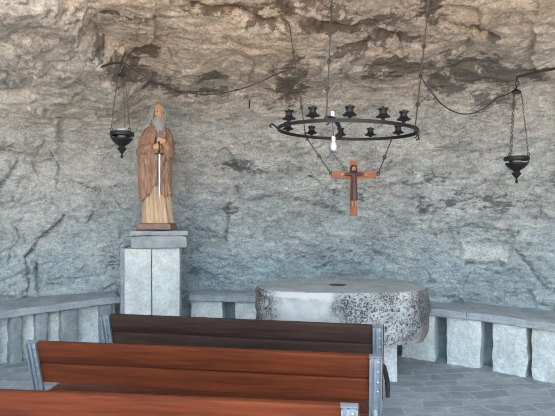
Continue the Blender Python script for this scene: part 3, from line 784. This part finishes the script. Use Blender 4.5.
# ------------------------------------------------------------------ chandelier
RC = P(347, 131, 4.40); RR = .605
tilt = Matrix.Rotation(R(-1.6), 3, 'X') @ Matrix.Rotation(R(2.2), 3, 'Y')
tilt = Matrix.Rotation(R(1.3), 3, 'X') @ Matrix.Rotation(R(2.0), 3, 'Y')
ch = empty('chandelier', RC, 0, 'black wrought iron ring chandelier with ten candle cups hanging on three chains', 'chandelier')
def ringpt(deg, r=RR, z=0):
    return tilt @ Vector((r*math.cos(R(deg)), r*math.sin(R(deg)), z))
bm = BM(); nR = 96
rings = [[bm.verts.new(ringpt(360*i/nR, r, z)) for (r, z) in ((RR-.007, -.014), (RR+.007, -.014), (RR+.007, .014), (RR-.007, .014))] for i in range(nR)]
for i in range(nR):
    a, b = rings[i], rings[(i+1) % nR]
    for j in range(4): bm.faces.new((a[j], a[(j+1) % 4], b[(j+1) % 4], b[j]))
link('ring', bm, M['iron'], ch, smooth=False)
bm = BM(); tube(bm, [ringpt(128, RR, 0), ringpt(55, RR, 0)], .004, 6); link('tie_rod', bm, M['iron'], ch)
angs = []
for px in (289, 312, 349, 383, 404):      # cups on the near half
    lo = (px-CX)
    best = min(range(181, 360), key=lambda d: abs((RC+ringpt(d)).x/(RC+ringpt(d)).y*F-lo)); angs.append(best)
for px in (288, 312, 341, 370, 398):
    lo = (px-CX); best = min(range(1, 180), key=lambda d: abs((RC+ringpt(d)).x/(RC+ringpt(d)).y*F-lo)); angs.append(best)
cup0 = None
def candle_cup():
    bm = BM()
    lathe(bm, [(0, .0), (.012, .0), (.018, .012), (.050, .018), (.056, .026), (.052, .028), (.02, .022), (.014, .03), (.014, .034), (0, .034)], 20)
    pan = link('drip_pan', bm, M['iron'], ch)
    bm = BM(); lathe(bm, [(0, .03), (.032, .03), (.038, .036), (.034, .044), (.027, .048), (.027, .074), (.037, .078), (.037, .088), (.031, .090), (.029, .080), (0, .080)], 18)
    cp = link('candle_socket', bm, M['iron'], pan)
    bm = BM(); 
    box(bm, (0, 0, .088), (.012, .012, .03), .002)
    lp = link('wick_holder', bm, M['iron'], pan)
    return pan
for i, a in enumerate(angs):
    if cup0 is None: o = cup0 = candle_cup()
    else:
        o = cup0.copy(); COL.objects.link(o); o.parent = ch
        for c_ in cup0.children:
            d_ = c_.copy(); COL.objects.link(d_); d_.parent = o
    o.location = ringpt(a, RR, .018); o.rotation_euler = (0, 0, R(a*7))
# hanging chains: long rods joined with rings
def rod_chain(name, a, b, parent, origin, link_len=.26, r=.006, mat='chain', hook=True):
    a = Vector(a)-origin; b = Vector(b)-origin; L_ = (b-a).length; n = max(1, round(L_/link_len)); d = (b-a).normalized()
    bm = BM(); rings = []
    q = d.orthogonal().normalized()
    for i in range(n):
        p0 = a+d*(L_*i/n+.018); p1 = a+d*(L_*(i+1)/n-.018)
        tube(bm, [p0, p1], r, 6)
        for e, sg in ((p0, -1), (p1, 1)):
            m4 = Matrix((q, d.cross(q), d)).transposed(); torus(bm, e+d*sg*.008, .011, r*.8, n=10, k=5, M4=m4)
    o = link(name, bm, M[mat], parent)
    for i in range(1, n):
        bm = BM(); s = d.cross(q); m4 = Matrix((s, q, d)).transposed(); torus(bm, a+d*(L_*i/n), .017, r, n=12, k=6, M4=m4)
        link('chain_ring', bm, M[mat], o)
    return o
def at_top(px, py, Y): return P(px, py, Y)
def ring_at(px, lo, hi):
    return min(range(lo, hi), key=lambda d: abs((RC+ringpt(d)).x/(RC+ringpt(d)).y*F-(px-CX)))
c1b = RC+ringpt(ring_at(326, 190, 268), RR, .02); c2b = RC+ringpt(ring_at(414.5, -20, 40), RR, .02); c3b = RC+ringpt(ring_at(305, 95, 170), RR, .02)
c1t = on_rock(331.5, -14); c2t = on_rock(428.5, -14); c3t = on_rock(287.5, 27)
def up_to_rock(b, px, py):      # the hook in the roof, in the direction seen from the entrance
    return on_rock(px, py)
for b, t, in ((c1b, c1t), (c2b, c2t), (c3b, c3t)):
    rod_chain('hanger_chain', b, t+(b-t).normalized()*-.02, ch, RC)
    bm = BM(); q = b-RC
    tube(bm, [q+Vector((0, 0, -.055)), q+Vector((.018, 0, -.045)), q+Vector((.02, 0, -.02)), q+Vector((0, 0, -.002)), q+Vector((0, 0, .02))], .006, 8); link('hook', bm, M['iron'], ch)
# S-shaped iron strap inside the ring and the long hook at its left end
a0 = P(326, 118, 3.83)-RC; a1 = P(340, 134, 4.6)-RC
bm = BM(); tube(bm, [Vector(q) for q in catmull([tuple(a0), tuple(a0.lerp(a1, .25)+Vector((.03, 0, .03))), tuple(a0.lerp(a1, .6)+Vector((.035, 0, .015))), tuple(a1+Vector((.0, 0, .0))), tuple(a1+Vector((.0, .30, .02)))], 6)], .017, 8); link('curved_strap', bm, M['iron'], ch)
bm = BM(); e = ringpt(176, RR); tube(bm, [e, e+Vector((-.03, 0, .03)), e+Vector((-.06, 0, .05)), e+Vector((-.075, 0, .035)), e+Vector((-.065, 0, .015))], .009, 8); link('end_hook', bm, M['iron'], ch)
bm = BM(); e = ringpt(2, RR); tube(bm, [e, e+Vector((.03, 0, -.015)), e+Vector((.035, 0, -.045)), e+Vector((.012, 0, -.055))], .008, 8); link('end_hook', bm, M['iron'], ch)

# light bulb on its flex
BC = P(333.5, 147, 4.45)
lb = empty('light_bulb', BC+Vector((0, 0, -.035)), 0, 'white frosted light bulb dangling below the iron ring chandelier', 'light bulb'); o_ = Vector((0, 0, .035))
bm = BM(); lathe(bm, [(0, -.036), (.012, -.034), (.024, -.024), (.030, -.006), (.030, .006), (.024, .026), (.016, .042), (.014, .052), (0, .052)], 20, o_); link('glass_bulb', bm, M['bulb'], lb)
bm = BM(); lathe(bm, [(0, .05), (.016, .05), (.018, .06), (.018, .085), (.010, .098), (0, .098)], 16, o_); link('lamp_socket', bm, M['white'], lb)
tp = P(332.5, 117.5, 4.42)-BC
bm = BM(); tube(bm, [o_+Vector((0, 0, .096)), o_+tp*.7, o_+tp], .0035, 6); link('flex', bm, M['cord'], lb)
bm = BM(); box(bm, o_+tp+Vector((0, 0, .025)), (.034, .03, .055), .005); link('connector_box', bm, M['white'], lb)

# ------------------------------------------------------------------ crucifix hanging below the ring
KY = 4.98
KC = P(353.5, 174.5, KY)
kx = KY/F
cf = empty('crucifix', P(353.5, 216, KY), R(0), 'small wooden crucifix with a dark-robed figure, hanging on two chains below the chandelier', 'crucifix')
ko = P(353.5, 216, KY)
def kl(px, py, dy=0): 
    v = P(px, py, KY)-ko; v.y += dy; return v
bw = 7.4*kx
bm = BM(); t0 = kl(353.5, 160.5); b0 = kl(353.5, 216); box(bm, (0, 0, (t0.z+b0.z)/2), (bw, .028, t0.z-b0.z), .003); link('upright_beam', bm, M['cross'], cf)
bm = BM(); x0 = kl(331.5, 174.8); x1 = kl(376, 174.8); box(bm, ((x0.x+x1.x)/2, -.006, x0.z), (x1.x-x0.x, .026, bw), .003); link('cross_beam', bm, M['crossbar'], cf)
bm = BM(); zs = [(200.5, 3.8, .034), (196, 3.6, .033), (188, 3.1, .030), (180, 2.4, .026), (176, 2.5, .026), (174, 2.4, .024), (172.6, 1.6, .02)]
fy_ = -.035
loft(bm, [(kl(0, q, 0).z, 0, fy_, w_*kx, d_) for q, w_, d_ in zs], 40, lambda a, z: .06*math.sin(9*a))
for s in (-1, 1):
    capsule(bm, [kl(353.5+s*2.4, 174.6, fy_), kl(353.5+s*6, 174.6, fy_+.004), kl(353.5+s*9.5, 174.5, fy_+.010)], [.022, .017, .011], 12)
    capsule(bm, [kl(353.5+s*9.5, 174.5, fy_+.01), kl(353.5+s*11.2, 174.6, fy_+.012)], [.009, .010], 8)
    for k in range(4): capsule(bm, [kl(353.5+s*11.4, 174.1+.45*k, fy_+.012), kl(353.5+s*(13.1-.25*abs(k-1.4)), 173.8+.6*k, fy_+.012)], [.0034, .003], 6)
    capsule(bm, [kl(353.5+s*10.6, 173.9, fy_+.01), kl(353.5+s*11.4, 172.9, fy_+.01)], [.0036, .003], 6)
    capsule(bm, [kl(353.5+s*1.35, 200, fy_), kl(353.5+s*1.45, 204.0, fy_)], [.012, .010], 10); capsule(bm, [kl(353.5+s*1.45, 204.0, fy_), kl(353.5+s*1.7, 206, fy_-.016)], [.011, .008], 10)
capsule(bm, [kl(353.5, 173, fy_), kl(353.4, 171.0, fy_)], [.014, .013])
hk = kl(353.0, 169.4, fy_-.006); ball(bm, hk, .027, (.86, .9, 1.2), 18, 14); ball(bm, hk+Vector((.002, -.025, -.003)), .006, (.8, 1, 1.5))
me = remesh(bm, .0035, 1); fig = link('figure', me, [M['darkrobe'], M['skinwood']], cf)
cs = np.zeros(len(me.polygons)*3); me.polygons.foreach_get('center', cs); cs = cs.reshape(-1, 3)
me.polygons.foreach_set('material_index', ((cs[:, 2] > kl(0, 172.2).z) | (cs[:, 2] < kl(0, 200.6).z) | (abs(cs[:, 0]) > 9.6*kx)).astype(np.int32))
bm = BM(); ball(bm, hk+Vector((0, .009, .006)), .031, (.98, .9, 1.22), 18, 14)
for s in (-1, 1): capsule(bm, [hk+Vector((s*.024, .004, .0)), hk+Vector((s*.026, .006, -.04))], [.010, .008], 8)
link('hair', bm, M['hairdark'], fig)
bm = BM(); ball(bm, hk+Vector((0, -.012, -.025)), .017, (1, .8, 1.1), 14, 10); link('beard', bm, M['hairdark'], fig)
for (px, py, deg) in ((331, 173.5, 122), (378, 174, 38)):
    e = P(px, py, KY)
    tpt = RC+ringpt(deg, RR, -.018)
    rod_chain('hanger_chain', e, tpt, cf, ko, .19)
    bm = BM(); torus(bm, e-ko, .016, .004, 'Y'); link('screw_eye', bm, M['iron'], cf)

# ------------------------------------------------------------------ hanging oil lamps on wall brackets
def oil_lamp(loc, capz, label, tilt=0):
    # loc: bottom tip; capz: height of the little canopy above it
    r = empty('hanging_oil_lamp', loc, 0, label, 'lamp', 'black hanging sanctuary lamps')
    r.scale = (.93, .93, 1.16); capz /= 1.16; bm = BM()
    lathe(bm, [(0, 0), (.010, .004), (.016, .016), (.010, .030), (.008, .040), (.030, .062), (.046, .078), (.050, .086), (.032, .094), (.030, .104), (.075, .128), (.098, .150), (.108, .158), (.110, .170), (.100, .172), (.072, .176), (0, .176)], 28)
    link('bowl', bm, M['iron'], r)
    bm = BM(); lathe(bm, [(.100, .190), (.122, .192), (.126, .205), (.122, .222), (.104, .226), (.098, .212), (.100, .190)], 28)
    for k in range(3):
        a = R(120*k+90); c = Vector((.11*math.cos(a), .11*math.sin(a), .21)); box(bm, c+Vector((0, 0, -.02)), (.016, .016, .05), .003, Matrix.Rotation(a, 3, 'Z'))
        torus(bm, c+Vector((0, 0, .028)), .013, .004, 'Y')
    link('rim', bm, M['iron'], r)
    bm = BM(); lathe(bm, [(0, .176), (.040, .178), (.052, .20), (.056, .245), (.053, .247), (.048, .20), (0, .184)], 22); link('glass_cup', bm, M['glass'], r)
    bm = BM(); lathe(bm, [(0, capz-.012), (.046, capz-.012), (.048, capz), (.03, capz+.012), (.008, capz+.022), (.006, capz+.05), (0, capz+.05)], 22); link('canopy', bm, M['iron'], r)
    for k in range(3):
        a = R(120*k+90); p0 = Vector((.11*math.cos(a), .11*math.sin(a), .25)); p1 = Vector((.045*math.cos(a), .045*math.sin(a), capz-.012))
        bm = BM(); n = int((p1-p0).length/.028); d = (p1-p0).normalized(); q = d.orthogonal().normalized()
        for i in range(n):
            c = p0+(p1-p0)*((i+.5)/n); s = q if i % 2 else d.cross(q)
            pts = [c+d*(.019*math.cos(t))+s*(.007*math.sin(t)) for t in np.linspace(0, 2*math.pi, 9)[:-1]]
            tube(bm, pts, .0022, 5, True)
        link('chain', bm, M['chain'], r)
    return r
def bracket(a, b, label, r=.012, hookz=.05):
    c = Vector(b); root = empty('wall_bracket', a, 0, label, 'bracket'); v = c-Vector(a)
    bm = BM(); tube(bm, [v*-.12, v*.5+Vector((0, 0, .012)), v, v+Vector((0, 0, -hookz*.6))], [r, r, r*.9, r*.6], 8); link('arm', bm, M['rust'], root)
    bm = BM(); torus(bm, v+Vector((0, 0, -hookz)), .018, .005, 'Y'); link('eye_ring', bm, M['rust'], root)
    return c+Vector((0, 0, -hookz))
rk = on_rock(104, 68); LY = min(rk.y, on_rock(122, 64).y)-.16
tipL = P(122, 62.5, LY)
e = bracket(rk, tipL, 'rusty iron bracket on the left wall holding up the hanging oil lamp')
bot = P(121.5, 158.5, LY); oil_lamp((e.x, LY, bot.z), e.z-.07-bot.z, 'black hanging oil lamp on chains beside the statue')
RY = min(on_rock(545, 74).y, on_rock(520, 90).y, on_rock(517, 170).y)-.14
rk2 = on_rock(566, 70)
tipR = P(517, 77, RY)
e2 = bracket(rk2, tipR, 'rusty iron bar bracket on the right wall holding the right-hand oil lamp', .014, .06)
bot = P(516.5, 183.5, RY); oil_lamp((bot.x, RY, bot.z), P(0, 92, RY).z-bot.z, 'black hanging oil lamp on chains at the far right of the wall')
# link between hook and canopy
def cable(name, pts, label, r=.0055, mat='cord'):
    a = Vector(pts[0]); q = catmull([tuple(Vector(p_)-a) for p_ in pts], 10)
    bm = BM(); tube(bm, [Vector(t) for t in q], r, 7); o = link(name, bm, M[mat], None, loc=a); return tag(o, label, 'cable')
chain3 = lambda y: c3b.lerp(c3t, (y-138)/(27-138)*1.0)
def between(a, b, px, py, t): 
    Y = a.y+(b.y-a.y)*t; return P(px, py, Y)
A = tipL+Vector((0, 0, .012)); t3 = None
ee = c3b.lerp(c3t, .62)
cable('electric_cable', [A]+[between(A, ee, x, y, (x-122)/166) for x, y in ((140, 73.5), (160, 84.5), (182, 91.5), (208, 94.5), (235, 90.5), (260, 82), (278, 73.5))]+[ee], 'dark cable sagging from the left lamp bracket across to the chandelier chain')
A = c2b.lerp(c2t, .40); ee = e2+Vector((0, 0, -.0))
A0 = A; tA = (A.x/A.y*F+CX, CY-(A.z-H)/A.y*F)
cable('electric_cable', [A]+[between(A, ee, x, y, (x-424)/95) for x, y in ((432, 93), (444, 106), (458, 113), (472, 113.5), (486, 107), (497, 98), (508, 94))]+[P(517, 92, RY)+Vector((0, 0, .04))], 'dark cable sagging from the chandelier chain to the right-hand lamp')
sp = on_rock(250, 104)
bm = BM(); tube(bm, [Vector((0, .06, 0)), Vector((0, -.05, 0)), Vector((0, -.07, -.05)), Vector((0, -.07, -.10))], .008, 8); o = link('iron_spike', bm, M['rust'], None, loc=sp); tag(o, 'small bent iron spike driven into the wall above the statue', 'spike')

# ------------------------------------------------------------------ light: open sky in front of the shelter, sun on the ground outside
wd = bpy.data.worlds.new('sky'); scene.world = wd; wd.use_nodes = True
nt = wd.node_tree; bg = nt.nodes['Background']
tc = N(nt, 'ShaderNodeTexCoord'); sx = N(nt, 'ShaderNodeSeparateXYZ'); nt.links.new(tc.outputs['Generated'], sx.inputs[0])
cr_ = ramp(nt, sx.outputs['Z'], [(.0, (.58, .71, .83)), (.25, (.50, .70, .86)), (1.0, (.28, .54, .86))])
nt.links.new(cr_, bg.inputs['Color']); bg.inputs['Strength'].default_value = 1.7
sl = bpy.data.lights.new('sun', 'SUN'); sl.energy = 8.0; sl.angle = R(.6); sl.color = (1, .90, .76)
so_ = bpy.data.objects.new('sun', sl); COL.objects.link(so_); so_.location = (3, 6, 16)
so_.rotation_euler = (Vector((-.2, -.42, -1))).to_track_quat('-Z', 'Y').to_euler()

cam = bpy.data.cameras.new('camera'); co = bpy.data.objects.new('camera', cam); COL.objects.link(co)
co.location = (0, 0, H); co.rotation_euler = (R(90), 0, 0)
cam.sensor_width = 36; cam.lens = F/555*36; cam.clip_start = .05; cam.clip_end = 200
scene.camera = co
vs = scene.view_settings
scene.display_settings.display_device = 'sRGB'
vs.view_transform = 'Standard'; vs.look = 'None'; vs.gamma = 1; vs.use_curve_mapping = False; vs.exposure = 1.83
scene.render.filter_size = 1.0
scene.cycles.filter_width = 1.0
